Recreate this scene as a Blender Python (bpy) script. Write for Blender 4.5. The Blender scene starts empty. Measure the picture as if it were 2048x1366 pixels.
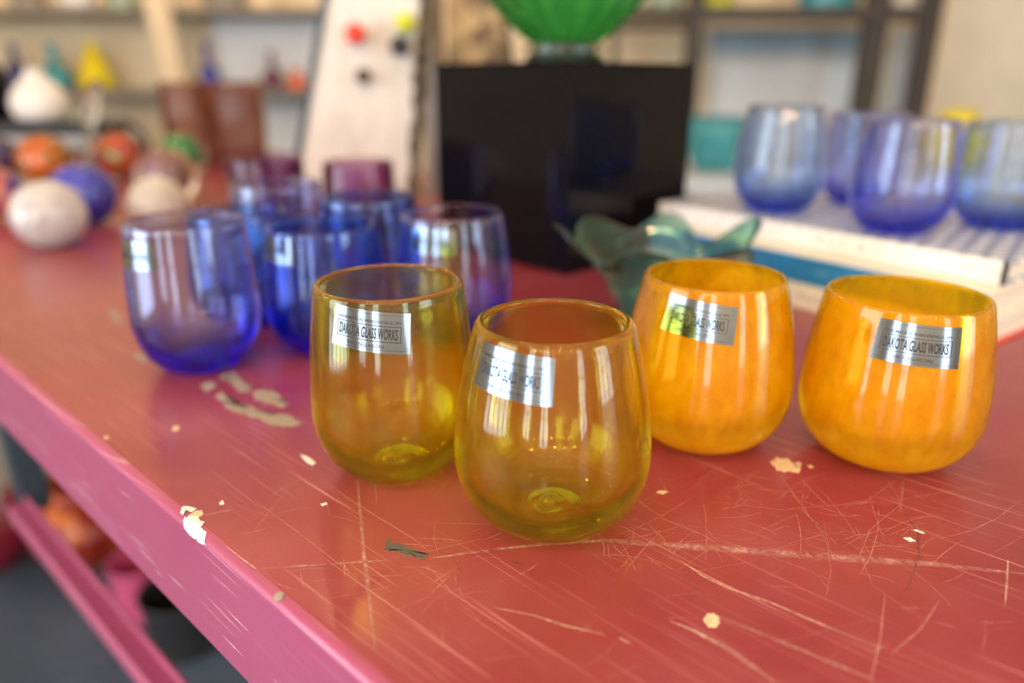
import bpy, math, random
from mathutils import Vector, Matrix, noise as mnoise

# ------------------------------------------------------------------ camera, world, light
scene = bpy.context.scene
col = scene.collection
TZ = 0.80                     # height of the table top above the floor
CAM_H = 0.20                  # camera above the table top
F_PX = 1500.0
PITCH = math.atan(533 / 1500)
SP, CP = math.sin(PITCH), math.cos(PITCH)

cam = bpy.data.cameras.new('camera')
cam.sensor_width = 36.0
cam.lens = F_PX / 2048 * 36.0
cam.clip_start = 0.01
cam.dof.use_dof = True
cam.dof.focus_distance = 0.340
cam.dof.aperture_fstop = 2.7
cam.dof.aperture_blades = 0
cam_ob = bpy.data.objects.new('camera', cam)
col.objects.link(cam_ob)
cam_ob.location = (0, 0, TZ + CAM_H)
cam_ob.rotation_euler = (math.pi / 2 - PITCH, 0, 0)
scene.camera = cam_ob

SKY = 11.0
world = bpy.data.worlds.new('sky')
scene.world = world
world.use_nodes = True
bg = world.node_tree.nodes['Background']
bg.inputs[0].default_value = (0.80, 0.91, 1.0, 1)
bg.inputs[1].default_value = SKY

# daylight comes through the windows; portals only guide the sampling
WINDOWS = [  # wall, centre along the wall, width, z0, z1 (tall glazed workshop doors and windows)
    ('rear', -1.75, 0.62, 0.25, 2.5), ('rear', -0.62, 0.50, 0.25, 2.5), ('rear', 1.75, 0.6, 0.25, 2.5),
    ('left', -0.75, 1.9, 0.12, 2.5), ('right', -1.25, 1.3, 0.12, 2.5)]
X0, X1, Y0, Y1, ZC = -2.8, 3.0, -2.4, 3.1, 2.9
for i, (w, cpos, wd, z0, z1) in enumerate(WINDOWS):
    L = bpy.data.lights.new('window_portal', 'AREA')
    L.shape = 'RECTANGLE'
    L.size, L.size_y = wd, z1 - z0
    L.cycles.is_portal = True
    o = bpy.data.objects.new('window_portal', L)
    col.objects.link(o)
    zc = (z0 + z1) / 2
    if w == 'rear':
        o.location = (cpos, Y0 - 0.02, zc); o.rotation_euler = (math.pi / 2, 0, math.pi)
    elif w == 'left':
        o.location = (X0 - 0.02, cpos, zc); o.rotation_euler = (math.pi / 2, 0, -math.pi / 2)
        o.rotation_euler = (0, -math.pi / 2, 0); L.size, L.size_y = z1 - z0, wd
    else:
        o.location = (X1 + 0.02, cpos, zc); o.rotation_euler = (0, math.pi / 2, 0); L.size, L.size_y = z1 - z0, wd

vs = scene.view_settings
vs.view_transform = 'Standard'
vs.look = 'None'
vs.gamma = 1
vs.use_curve_mapping = False
vs.exposure = 0.0

cy = scene.cycles
cy.use_adaptive_sampling = True
cy.adaptive_threshold = 0.07
cy.use_denoising = True
cy.denoiser = 'OPENIMAGEDENOISE'
cy.max_bounces = 10
cy.transmission_bounces = 10
cy.glossy_bounces = 6
cy.diffuse_bounces = 3
cy.use_light_tree = False
cy.transparent_max_bounces = 40
cy.volume_bounces = 0
cy.blur_glossy = 0.6
cy.sample_clamp_indirect = 20
cy.caustics_refractive = True
cy.caustics_reflective = True

R = random.Random(7)

# ------------------------------------------------------------------ geometry of the place
def on_plane(u, v, z=0.0):
    """photo point -> place on the horizontal plane z above the table top"""
    a, b = (u - 1024) / F_PX, (v - 683) / F_PX
    t = (z - CAM_H) / (-SP - b * CP)
    return a * t, (CP - b * SP) * t

def at(u, v, Y):
    """photo point -> (x, z above table top) at distance Y"""
    a, b = (u - 1024) / F_PX, (v - 683) / F_PX
    t = Y / (CP - b * SP)
    return a * t, CAM_H + (-SP - b * CP) * t

# ------------------------------------------------------------------ materials
class NT:
    def __init__(self, name):
        self.m = bpy.data.materials.new(name)
        self.m.use_nodes = True
        self.t = self.m.node_tree
        self.t.nodes.clear()
        self.out = self.t.nodes.new('ShaderNodeOutputMaterial')
    def n(self, typ, ins=None, **props):
        nd = self.t.nodes.new('ShaderNode' + typ)
        for k, v in props.items():
            setattr(nd, k, v)
        for k, v in (ins or {}).items():
            self.set(nd, k, v)
        return nd
    def set(self, nd, k, v):
        s = nd.inputs[k]
        if isinstance(v, bpy.types.NodeSocket):
            self.t.links.new(v, s)
        elif isinstance(v, bpy.types.Node):
            self.t.links.new(v.outputs[0], s)
        else:
            s.default_value = v
    def surf(self, nd):
        self.t.links.new(nd.outputs[0], self.out.inputs['Surface'])
        return self.m
    def obj(self):
        return self.n('TexCoord').outputs['Object']
    def mapping(self, vec, rot=(0, 0, 0), scale=(1, 1, 1), loc=(0, 0, 0)):
        return self.n('Mapping', {'Vector': vec, 'Rotation': rot, 'Scale': scale, 'Location': loc}).outputs[0]
    def noise(self, vec, scale, detail=2.0, rough=0.5, dist=0.0):
        return self.n('TexNoise', {'Vector': vec, 'Scale': scale, 'Detail': detail, 'Roughness': rough, 'Distortion': dist}).outputs['Fac']
    def ramp(self, fac, a, b, ca=0.0, cb=1.0):
        return self.n('MapRange', {'Value': fac, 'From Min': a, 'From Max': b, 'To Min': ca, 'To Max': cb}).outputs[0]
    def mul(self, a, b):
        return self.n('Math', {0: a, 1: b}, operation='MULTIPLY').outputs[0]
    def add(self, a, b):
        return self.n('Math', {0: a, 1: b}, operation='ADD').outputs[0]
    def maxi(self, a, b):
        return self.n('Math', {0: a, 1: b}, operation='MAXIMUM').outputs[0]
    def mix(self, fac, a, b):
        nd = self.t.nodes.new('ShaderNodeMix'); nd.data_type = 'RGBA'
        self.set(nd, 0, fac)
        for s, v in ((nd.inputs[6], a), (nd.inputs[7], b)):
            if isinstance(v, bpy.types.NodeSocket):
                self.t.links.new(v, s)
            else:
                s.default_value = (*v[:3], 1)
        return nd.outputs[2]
    def bump(self, h, strength=0.2, dist=0.001):
        return self.n('Bump', {'Height': h, 'Strength': strength, 'Distance': dist}).outputs[0]

def c4(c):
    return (*c[:3], 1)

def plain(name, color, rough=0.5, metal=0.0, var=0.12, scale=12.0, bump=0.0, spec=0.5, coat=0.0):
    """painted or solid surface with a little procedural unevenness"""
    t = NT(name)
    v = t.obj()
    nz = t.noise(v, scale, 5)
    c = t.mix(t.ramp(nz, 0.3, 0.7), tuple(x * (1 - var) for x in color), tuple(min(1, x * (1 + var)) for x in color))
    ins = {'Base Color': c, 'Roughness': rough, 'Metallic': metal, 'Specular IOR Level': spec, 'Coat Weight': coat}
    if bump:
        ins['Normal'] = t.bump(t.noise(v, scale * 8, 4), bump)
    return t.surf(t.n('BsdfPrincipled', ins))

def sheet(t, tint=(1, 1, 1), normal=None, rough=0.045):
    """one face of a thin glass wall: straight-through transmission plus Fresnel reflection"""
    geo = t.n('NewGeometry')
    nrm = normal if normal is not None else geo.outputs['Normal']
    dot = t.n('VectorMath', {0: geo.outputs['Incoming'], 1: nrm}, operation='DOT_PRODUCT').outputs['Value']
    cs = t.n('Math', {0: dot}, operation='ABSOLUTE').outputs[0]
    inv = t.n('Math', {0: 1.0, 1: cs}, operation='SUBTRACT', use_clamp=True).outputs[0]
    p5 = t.n('Math', {0: inv, 1: 5.0}, operation='POWER').outputs[0]
    fr = t.add(t.mul(p5, 0.92), 0.042)
    gl = t.n('BsdfGlossy', {'Roughness': rough})
    if normal is not None: t.set(gl, 'Normal', normal)
    tr = t.n('BsdfTransparent', {'Color': c4(tint)})
    t.facing = cs
    return t.n('MixShader', {0: fr, 1: tr, 2: gl})

def glass(name, color, density, ior=1.48, haze=None, haze_f=0.0, tint=(1, 1, 1), wav=0.0, thin=None):
    """coloured glass, colour from absorption in its thickness; where the wall is thin ('thin' attribute) rays pass straight"""
    t = NT(name)
    v = t.obj()
    g = t.n('BsdfGlass', {'Color': c4(tint), 'Roughness': 0.055, 'IOR': ior})
    nb = None
    if wav:
        streak = t.noise(t.mapping(v, scale=(170, 170, 9)), 1.0, 2, 0.5)
        nb = t.bump(streak, wav, 0.0006)
        t.set(g, 'Normal', nb)
    s = g
    if thin:
        f = t.n('Attribute', attribute_name='thin').outputs['Fac'] if thin == 'attr' else thin
        sh_ = sheet(t, tint, nb)
        f = t.mul(t.ramp(t.facing, 0.22, 0.48), f)      # towards the silhouette the wall is seen lengthwise and bends light
        s = t.n('MixShader', {0: f, 1: g, 2: sh_})
    if haze:
        d = t.n('BsdfDiffuse', {'Color': c4(haze)})
        tr = t.n('BsdfTranslucent', {'Color': c4(haze)})
        m = t.n('MixShader', {0: 0.6, 1: d, 2: tr})
        s = t.n('MixShader', {0: haze_f, 1: s, 2: m})
    if density:
        vol = t.n('VolumeAbsorption', {'Color': c4(color), 'Density': density})
        t.t.links.new(vol.outputs[0], t.out.inputs['Volume'])
    return t.surf(s)

def enamel_glass(name, base=(1.0, 0.42, 0.004)):
    """orange frit glass: mottled colour fused on the surface, glossy, dense towards the foot"""
    t = NT(name)
    v = t.obj()
    z = t.n('SeparateXYZ', {0: v}).outputs[2]
    mott = t.noise(t.mapping(v, scale=(1, 1, 0.55)), 95, 4, 0.62, 0.4)
    clump = t.n('TexVoronoi', {'Vector': v, 'Scale': 120.0}, feature='SMOOTH_F1').outputs[0]
    dens = t.add(t.ramp(mott, 0.30, 0.70, 0.40, 0.53), t.ramp(clump, 0.0, 0.7, 0.06, -0.02))
    dens = t.add(dens, t.ramp(z, 0.055, 0.090, 0.0, -0.14))
    low = t.ramp(z, 0.008, 0.026, 0.50, 0.0)
    dens = t.n('Clamp', {0: t.add(dens, low), 1: 0.0, 2: 0.93}).outputs[0]
    cc = t.mix(t.ramp(mott, 0.35, 0.7), (1.0, 0.52, 0.003), (1.0, 0.62, 0.006))
    streak = t.noise(t.mapping(v, scale=(90, 90, 12)), 1.0, 3)
    bm = t.bump(streak, 0.05, 0.0006)
    g = sheet(t, (1.0, 0.86, 0.16), bm)
    d = t.n('BsdfDiffuse', {'Color': cc})
    tr = t.n('BsdfTranslucent', {'Color': cc})
    body = t.n('MixShader', {0: 0.62, 1: d, 2: tr})
    gl = t.n('BsdfGlossy', {'Roughness': 0.06, 'Normal': bm})
    fr = t.n('Fresnel', {'IOR': 1.48, 'Normal': bm})
    body = t.n('MixShader', {0: fr, 1: body, 2: gl})
    return t.surf(t.n('MixShader', {0: dens, 1: g, 2: body}))

def scratches(t, v, ang, length, width, thr, soft, mscale, mthr, wob=0.02, seed=0.0):
    """thin straight-ish score lines running at an angle, broken by a patchy mask"""
    if not hasattr(t, 'wv'):
        t.wv = t.n('TexNoise', {'Vector': v, 'Scale': 5.0, 'Detail': 0.0}).outputs['Color']
    wv = t.wv
    w2 = t.n('VectorMath', {0: wv, 1: (wob, wob, 0)}, operation='MULTIPLY').outputs[0]
    vv = t.n('VectorMath', {0: v, 1: w2}, operation='ADD').outputs[0]
    mp = t.mapping(vv, rot=(0, 0, ang), scale=(1 / length, 1 / width, 0), loc=(seed, seed * 1.7, seed))
    line = t.ramp(t.noise(mp, 1.0, 0.0), thr, thr + soft)
    msk = t.ramp(t.noise(t.mapping(v, loc=(seed, -seed, 0)), mscale, 1), mthr, mthr + 0.12)
    return t.mul(line, msk)

def table_paint(name, red, dark, pale, edge_ang, rough=0.34, wear=0.38, upright=False, score=0.62):
    t = NT(name)
    v = t.obj()
    if upright: v = t.mapping(v, rot=(math.pi / 2, 0, 0))
    big = t.noise(v, 4.0, 2, 0.5)
    mid = t.noise(v, 15.0, 3, 0.5)
    fine = t.noise(v, 900.0, 2, 0.5)
    c = t.mix(t.ramp(big, 0.35, 0.68), dark, red)
    c = t.mix(t.mul(t.ramp(mid, 0.40, 0.75), t.mul(t.ramp(fine, 0.35, 0.7, 0.5, 1.0), wear)), c, tuple(min(1, a * 1.15 + 0.09) for a in red))
    s = None
    for k, (a, ln, w, th, ms, mt) in enumerate([
            (0.10, 0.22, 0.0011, 0.775, 9, 0.50), (0.85, 0.18, 0.0010, 0.775, 11, 0.50),
            (-0.55, 0.25, 0.0012, 0.775, 8, 0.50), (1.45, 0.20, 0.0010, 0.78, 10, 0.52),
            (-0.35, 0.10, 0.0007, 0.75, 14, 0.48), (2.3, 0.16, 0.0009, 0.775, 12, 0.50),
            ]):
        q = scratches(t, v, a + edge_ang, ln, w, th, 0.05, ms, mt, seed=3.1 * k + 1)
        s = q if s is None else t.maxi(s, q)
    c = t.mix(t.mul(s, score), c, pale)
    rg = t.add(t.ramp(mid, 0.3, 0.75, rough, rough + 0.07), t.mul(s, 0.12))
    peel = t.noise(v, 330, 1)
    bm = t.bump(peel, 0.05, 0.0005)
    return t.surf(t.n('BsdfPrincipled', {'Base Color': c, 'Roughness': rg, 'Normal': bm, 'Specular IOR Level': 0.35, 'Coat Weight': 0.35, 'Coat Roughness': 0.16, 'Coat Normal': bm}))

def chip_mat(name, color, rough=0.7):
    t = NT(name)
    v = t.obj()
    nz = t.noise(v, 260, 5, 0.7)
    c = t.mix(t.ramp(nz, 0.35, 0.65), tuple(x * 0.72 for x in color), color)
    return t.surf(t.n('BsdfPrincipled', {'Base Color': c, 'Roughness': rough, 'Normal': t.bump(nz, 0.4, 0.0004)}))

def smear_mat(name, color, cover=0.55, scale=300, soft=True, top=0.75):
    """worn pale streak: broken speckle of pale paint with the table showing between, fading to its sides"""
    t = NT(name)
    v = t.obj()
    nz = t.add(t.mul(t.noise(t.mapping(v, scale=(1, 1, 0)), scale, 4, 0.65), 0.6), t.mul(t.noise(t.mapping(v, scale=(1, 1, 0)), scale * .22, 3, 0.6), 0.4))
    d = t.n('BsdfPrincipled', {'Base Color': c4(color), 'Roughness': 0.45})
    tr = t.n('BsdfTransparent')
    f = t.ramp(nz, 0.58 - cover * 0.22, 0.70 - cover * 0.12, 0.0, top)
    if soft:
        sa = t.n('Attribute', attribute_name='soft').outputs['Fac']
        f = t.mul(f, t.ramp(sa, 0.0, 0.7))
    return t.surf(t.n('MixShader', {0: f, 1: tr, 2: d}))

def foil_mat(name):
    t = NT(name)
    v = t.obj()
    nz = t.noise(t.mapping(v, scale=(1, 1, 0.2)), 55, 3)
    return t.surf(t.n('BsdfPrincipled', {'Base Color': (0.23, 0.275, 0.35, 1), 'Metallic': 1.0, 'Roughness': 0.12,
                                        'Normal': t.bump(nz, 0.12, 0.001)}))

def swirl_core(name, cols, scale=28.0):
    t = NT(name)
    v = t.obj()
    nz = t.noise(v, scale, 2, 0.5, 1.6)
    r = t.n('ValToRGB', {'Fac': nz})
    e = r.color_ramp.elements
    while len(e) < len(cols):
        e.new(0.5)
    for k, cc in enumerate(cols):
        e[k].position = 0.32 + 0.36 * k / max(1, len(cols) - 1)
        e[k].color = c4(cc)
    r.color_ramp.interpolation = 'EASE'
    return t.surf(t.n('BsdfPrincipled', {'Base Color': r.outputs[0], 'Roughness': 0.25}))

def mottled(name, a, b, scale, thr=(0.4, 0.6), rough=0.6, detail=6, dist=0.5, stretch=(1, 1, 1), metal=0.0):
    t = NT(name)
    v = t.mapping(t.obj(), scale=stretch)
    nz = t.noise(v, scale, detail, 0.6, dist)
    return t.surf(t.n('BsdfPrincipled', {'Base Color': t.mix(t.ramp(nz, *thr), a, b), 'Roughness': rough, 'Metallic': metal,
                                        'Normal': t.bump(nz, 0.25, 0.004)}))

def thin_pane(name):
    t = NT(name)
    gl = t.n('BsdfGlossy', {'Roughness': 0.0})
    tr = t.n('BsdfTransparent', {'Color': (0.96, 0.98, 0.98, 1)})
    fr = t.n('Fresnel', {'IOR': 1.3})
    return t.surf(t.n('MixShader', {0: fr, 1: tr, 2: gl}))

def glow(name, color, strength):
    t = NT(name)
    return t.surf(t.n('Emission', {'Color': c4(color), 'Strength': strength}))

def spine_mat(name, ground, ink, scale=(120, 420)):
    """book spine: rows of small print too blurred to read"""
    t = NT(name)
    v = t.obj()
    a = t.ramp(t.noise(t.mapping(v, scale=(scale[0], 1, scale[1])), 1.0, 2), 0.50, 0.62)
    z = t.n('SeparateXYZ', {0: v})
    band = t.ramp(t.n('Math', {0: z.outputs[2]}, operation='ABSOLUTE').outputs[0], 0.0025, 0.0042, 1.0, 0.0)
    words = t.ramp(t.noise(t.mapping(v, scale=(16, 0, 0), loc=(2.3, 0, 0)), 1.0, 1), 0.44, 0.52)
    f = t.mul(t.mul(a, band), words)
    return t.surf(t.n('BsdfPrincipled', {'Base Color': t.mix(t.mul(f, 0.8), ground, ink), 'Roughness': 0.4}))

def cover_mat(name):
    """book cover: white with navy lattice drawing and a teal strip"""
    t = NT(name)
    v = t.obj()
    br = t.n('TexBrick', {'Vector': t.mapping(v, rot=(0, 0, 0.5)), 'Color1': (0.80, 0.80, 0.84, 1), 'Color2': (0.72, 0.74, 0.82, 1),
                          'Mortar': (0.02, 0.05, 0.16, 1), 'Scale': 22.0, 'Mortar Size': 0.05})
    x = t.n('SeparateXYZ', {0: v}).outputs[0]
    f = t.ramp(x, 0.115, 0.120)
    f2 = t.ramp(x, 0.135, 0.136)
    c = t.mix(f, br.outputs[0], (0.01, 0.16, 0.20))
    c = t.mix(f2, c, (0.80, 0.78, 0.74))
    return t.surf(t.n('BsdfPrincipled', {'Base Color': c, 'Roughness': 0.35}))

def pages_mat(name):
    t = NT(name)
    v = t.obj()
    nz = t.noise(t.mapping(v, scale=(2, 2, 2600)), 1.0, 1)
    return t.surf(t.n('BsdfPrincipled', {'Base Color': t.mix(t.ramp(nz, 0.35, 0.65), (0.62, 0.54, 0.40), (0.80, 0.74, 0.62)), 'Roughness': 0.8}))

M = {}
M['lime'] = glass('lime_glass', (0.94, 0.945, 0.06), 290, haze=(1.0, 0.56, 0.005), haze_f=0.017, tint=(1.0, 0.985, 0.86), wav=0.13, thin='attr')
M['orange'] = enamel_glass('orange_frit_glass')
M['blue'] = glass('blue_glass', (0.08, 0.20, 0.98), 140, thin='attr')
M['cobalt'] = glass('cobalt_glass', (0.0, 0.46, 0.99), 460, thin='attr')
M['paleblue'] = glass('pale_blue_glass', (0.04, 0.42, 0.985), 135, thin='attr')
M['violet'] = glass('violet_glass', (0.55, 0.05, 0.45), 620, thin='attr')
M['teal_glass'] = glass('teal_green_glass', (0.02, 0.76, 0.60), 230, thin=0.25)
M['green_glass'] = glass('green_glass', (0.03, 0.80, 0.30), 260, haze=(0.01, 0.42, 0.10), haze_f=0.025, thin=0.45)
M['clear'] = glass('clear_glass', (1, 1, 1), 0)
M['amber_brown'] = glass('amber_brown_glass', (0.78, 0.42, 0.30), 120, haze=(0.30, 0.07, 0.03), haze_f=0.20, thin=0.8)
M['foil'] = foil_mat('silver_foil')
M['ink'] = plain('black_ink', (0.012, 0.012, 0.014), 0.5)
EDGE_ANG = math.atan2(0.686, -0.7276)
M['top'] = table_paint('red_table_paint', (0.285, 0.032, 0.047), (0.225, 0.022, 0.035), (0.70, 0.35, 0.33), EDGE_ANG)
M['apron'] = table_paint('pink_apron_paint', (0.36, 0.070, 0.155), (0.34, 0.062, 0.140), (0.80, 0.52, 0.60), 0.0, 0.34, 0.10, True, 0.30)
M['floor'] = mottled('grey_concrete', (0.055, 0.080, 0.115), (0.09, 0.122, 0.165), 4.0, rough=0.55)
M['wall'] = plain('cream_wall_paint', (0.86, 0.73, 0.53), 0.8, var=0.05, scale=3)
M['ceiling'] = plain('white_ceiling_paint', (0.80, 0.77, 0.70), 0.85, var=0.04, scale=3)
M['frame'] = plain('white_window_paint', (0.70, 0.70, 0.68), 0.5, var=0.05)
M['pane'] = thin_pane('window_pane')
M['black_gloss'] = plain('black_acrylic', (0.004, 0.004, 0.006), 0.05, var=0.05, spec=0.13)
M['black_metal'] = plain('black_metal', (0.02, 0.02, 0.022), 0.4)
M['rack_metal'] = plain('brown_black_metal', (0.045, 0.036, 0.032), 0.5)
M['steel'] = plain('blue_grey_steel', (0.035, 0.050, 0.065), 0.35, metal=0.3)
M['grey_steel'] = plain('grey_steel', (0.30, 0.28, 0.27), 0.4, metal=0.7)
M['white_board'] = mottled('whitewashed_wood', (0.50, 0.43, 0.36), (0.66, 0.60, 0.55), 16, (0.25, 0.5), rough=0.7, stretch=(1, 1, 0.5))
M['bark'] = mottled('dark_bark', (0.015, 0.011, 0.008), (0.16, 0.11, 0.07), 60, rough=0.9)
M['wood'] = mottled('brown_wood', (0.20, 0.12, 0.06), (0.36, 0.25, 0.14), 30, rough=0.6, stretch=(1, 1, 0.15))
M['burl'] = mottled('golden_brown_burl', (0.10, 0.055, 0.02), (0.52, 0.36, 0.17), 11, (0.42, 0.58), rough=0.5, dist=1.2)
M['pale_wood'] = plain('pale_wood', (0.80, 0.66, 0.46), 0.6, var=0.08)
M['shelf_grey'] = plain('grey_shelf_board', (0.22, 0.20, 0.18), 0.6)
M['white_panel'] = plain('white_panel', (0.80, 0.86, 0.92), 0.6, var=0.04, scale=4)
M['blue_panel'] = plain('pale_blue_panel', (0.34, 0.46, 0.58), 0.6, var=0.06, scale=4)
M['counter'] = plain('pale_counter_top', (0.55, 0.60, 0.66), 0.35, var=0.05)
M['white_gloss'] = plain('white_glazed', (0.82, 0.80, 0.78), 0.12, var=0.03)
M['yellow_gloss'] = plain('yellow_glazed', (0.80, 0.66, 0.0), 0.15, var=0.06)
M['teal_gloss'] = plain('teal_glazed', (0.05, 0.30, 0.36), 0.15, var=0.3, scale=20)
M['navy_gloss'] = plain('navy_glazed', (0.03, 0.03, 0.14), 0.12)
M['blue_gloss'] = plain('blue_glazed', (0.07, 0.08, 0.42), 0.12)
M['plum_gloss'] = plain('plum_glazed', (0.16, 0.05, 0.10), 0.12)
M['orange_gloss'] = plain('orange_glazed', (0.75, 0.14, 0.03), 0.12)
M['red_gloss'] = plain('red_glazed', (0.78, 0.05, 0.02), 0.12)
M['lime_gloss'] = plain('lime_glazed', (0.58, 0.60, 0.02), 0.15)
M['pale_green'] = plain('pale_green_glazed', (0.36, 0.46, 0.34), 0.3)
M['maroon'] = plain('maroon_glazed', (0.22, 0.015, 0.03), 0.2)
M['ember'] = swirl_core('red_orange_glaze', [(0.20, 0.012, 0.008), (0.30, 0.03, 0.01), (0.62, 0.15, 0.02)], 9)
M['pink_gloss'] = plain('pink_glazed', (0.60, 0.09, 0.22), 0.25)
M['tan'] = plain('tan_card', (0.30, 0.27, 0.23), 0.8)
M['spine_white'] = spine_mat('white_spine_print', (0.84, 0.81, 0.77), (0.30, 0.29, 0.30))
M['spine_blue'] = spine_mat('blue_spine', (0.02, 0.19, 0.42), (0.10, 0.32, 0.55), (70, 300))
M['spine_cream'] = spine_mat('cream_spine_print', (0.76, 0.70, 0.58), (0.06, 0.06, 0.06), (150, 380))
M['cover'] = cover_mat('lattice_cover')
M['cover_cream'] = plain('cream_cover', (0.76, 0.70, 0.58), 0.45, var=0.05)
M['cover_blue'] = plain('blue_cover', (0.02, 0.19, 0.42), 0.4)
M['cover_red'] = plain('red_cover', (0.70, 0.06, 0.03), 0.4)
M['pages'] = pages_mat('book_pages')
M['bulb'] = glow('warm_bulb', (1.0, 0.62, 0.30), 200)

# ------------------------------------------------------------------ mesh helpers
def tag(o, label=None, cat=None, group=None, kind=None):
    if label: o['label'] = label
    if cat: o['category'] = cat
    if group: o['group'] = group
    if kind: o['kind'] = kind
    return o

def empty(name, loc=(0, 0, 0), rz=0.0):
    o = bpy.data.objects.new(name, None)
    o.empty_display_size = 0.02
    o.location = loc
    o.rotation_euler = (0, 0, rz)
    col.objects.link(o)
    return o

def mesh_ob(name, verts, faces, mat, parent=None, smooth=False, loc=None, rot=None):
    me = bpy.data.meshes.new(name)
    me.from_pydata([tuple(v) for v in verts], [], faces)
    me.materials.append(mat)
    if smooth:
        me.polygons.foreach_set('use_smooth', [True] * len(me.polygons))
    me.update()
    o = bpy.data.objects.new(name, me)
    col.objects.link(o)
    if parent: o.parent = parent
    if loc is not None: o.location = loc
    if rot is not None: o.rotation_euler = rot
    return o

def box_data(x0, x1, y0, y1, z0, z1, b=0.0):
    """box with all edges chamfered by b"""
    if b <= 0:
        v = [(x, y, z) for x in (x0, x1) for y in (y0, y1) for z in (z0, z1)]
        f = [(0, 1, 3, 2), (4, 6, 7, 5), (0, 4, 5, 1), (2, 3, 7, 6), (0, 2, 6, 4), (1, 5, 7, 3)]
        return v, f
    xs, ys, zs = (x0, x1), (y0, y1), (z0, z1)
    v, idx = [], {}
    for i in (0, 1):
        for j in (0, 1):
            for k in (0, 1):
                sx, sy, sz = (1, -1)[i], (1, -1)[j], (1, -1)[k]
                for ax in range(3):
                    p = [xs[i] + sx * b, ys[j] + sy * b, zs[k] + sz * b]
                    p[ax] = (xs[i], ys[j], zs[k])[ax]
                    idx[i, j, k, ax] = len(v); v.append(tuple(p))
    f = []
    for s in (0, 1):
        f.append([idx[s, 0, 0, 0], idx[s, 1, 0, 0], idx[s, 1, 1, 0], idx[s, 0, 1, 0]])
        f.append([idx[0, s, 0, 1], idx[1, s, 0, 1], idx[1, s, 1, 1], idx[0, s, 1, 1]])
        f.append([idx[0, 0, s, 2], idx[1, 0, s, 2], idx[1, 1, s, 2], idx[0, 1, s, 2]])
    for i in (0, 1):
        for j in (0, 1):
            f.append([idx[i, j, 0, 0], idx[i, j, 1, 0], idx[i, j, 1, 1], idx[i, j, 0, 1]])
            f.append([idx[i, 0, j, 0], idx[i, 1, j, 0], idx[i, 1, j, 2], idx[i, 0, j, 2]])
            f.append([idx[0, i, j, 1], idx[1, i, j, 1], idx[1, i, j, 2], idx[0, i, j, 2]])
            for k in (0, 1):
                f.append([idx[i, j, k, 0], idx[i, j, k, 1], idx[i, j, k, 2]])
    return v, f

def fix_normals(o):
    import bmesh
    bm = bmesh.new(); bm.from_mesh(o.data)
    bmesh.ops.recalc_face_normals(bm, faces=bm.faces)
    bm.to_mesh(o.data); bm.free()
    return o

def box(name, x0, x1, y0, y1, z0, z1, mat, parent=None, b=0.002, loc=None, rot=None):
    v, f = box_data(x0, x1, y0, y1, z0, z1, b)
    return fix_normals(mesh_ob(name, v, f, mat, parent, loc=loc, rot=rot))

def boxes(name, rects, mat, parent=None):
    v, f = [], []
    for r in rects:
        vv, ff = box_data(*r)
        n = len(v); v += vv; f += [[i + n for i in q] for q in ff]
    return fix_normals(mesh_ob(name, v, f, mat, parent))

def lathe_data(profile, seg=72, deform=None):
    """closed or open profile [(r, z)]; r == 0 at an end closes it with a pole"""
    v, f, rings = [], [], []
    for r, z in profile:
        if r < 1e-6:
            rings.append([len(v)]); v.append((0, 0, z))
        else:
            ring = []
            for k in range(seg):
                a = 2 * math.pi * k / seg
                ring.append(len(v)); v.append((r * math.cos(a), r * math.sin(a), z))
            rings.append(ring)
    for A, B in zip(rings, rings[1:]):
        if len(A) == 1 and len(B) == 1:
            continue
        for k in range(seg):
            k2 = (k + 1) % seg
            if len(A) == 1: f.append((A[0], B[k2], B[k]))
            elif len(B) == 1: f.append((A[k], A[k2], B[0]))
            else: f.append((A[k], A[k2], B[k2], B[k]))
    if deform:
        v = [deform(*p) for p in v]
    return v, f

def lathe(name, profile, mat, parent=None, seg=72, deform=None, loc=None, rot=None):
    v, f = lathe_data(profile, seg, deform)
    return fix_normals(mesh_ob(name, v, f, mat, parent, smooth=True, loc=loc, rot=rot))

def tube_data(pts, rad, seg=10):
    pts = [Vector(p) for p in pts]
    rs = rad if isinstance(rad, (list, tuple)) else [rad] * len(pts)
    v, f = [], []
    up = Vector((0.13, 0.27, 0.95))
    for i, p in enumerate(pts):
        d = (pts[min(i + 1, len(pts) - 1)] - pts[max(i - 1, 0)]).normalized()
        a = d.cross(up).normalized(); b = d.cross(a)
        for k in range(seg):
            t = 2 * math.pi * k / seg
            v.append(p + rs[i] * (math.cos(t) * a + math.sin(t) * b))
    for i in range(len(pts) - 1):
        for k in range(seg):
            k2 = (k + 1) % seg
            f.append((i * seg + k, i * seg + k2, (i + 1) * seg + k2, (i + 1) * seg + k))
    f.append(tuple(range(seg))[::-1]); f.append(tuple(range((len(pts) - 1) * seg, len(pts) * seg)))
    return v, f

def tube(name, pts, rad, mat, parent=None, seg=10):
    v, f = tube_data(pts, rad, seg)
    return fix_normals(mesh_ob(name, v, f, mat, parent, smooth=True))

def smooth_profile(ctrl, n=6):
    """Catmull-Rom through (r, z) control points"""
    out = []
    P = [ctrl[0]] + list(ctrl) + [ctrl[-1]]
    for i in range(1, len(P) - 2):
        for k in range(n):
            t = k / n
            q = []
            for d in (0, 1):
                p0, p1, p2, p3 = (P[i + j][d] for j in (-1, 0, 1, 2))
                q.append(0.5 * (2 * p1 + (p2 - p0) * t + (2 * p0 - 5 * p1 + 4 * p2 - p3) * t * t + (3 * p1 - p0 - 3 * p2 + p3) * t ** 3))
            out.append((max(0.0, q[0]), q[1]))
    out.append(ctrl[-1])
    return out

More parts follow.
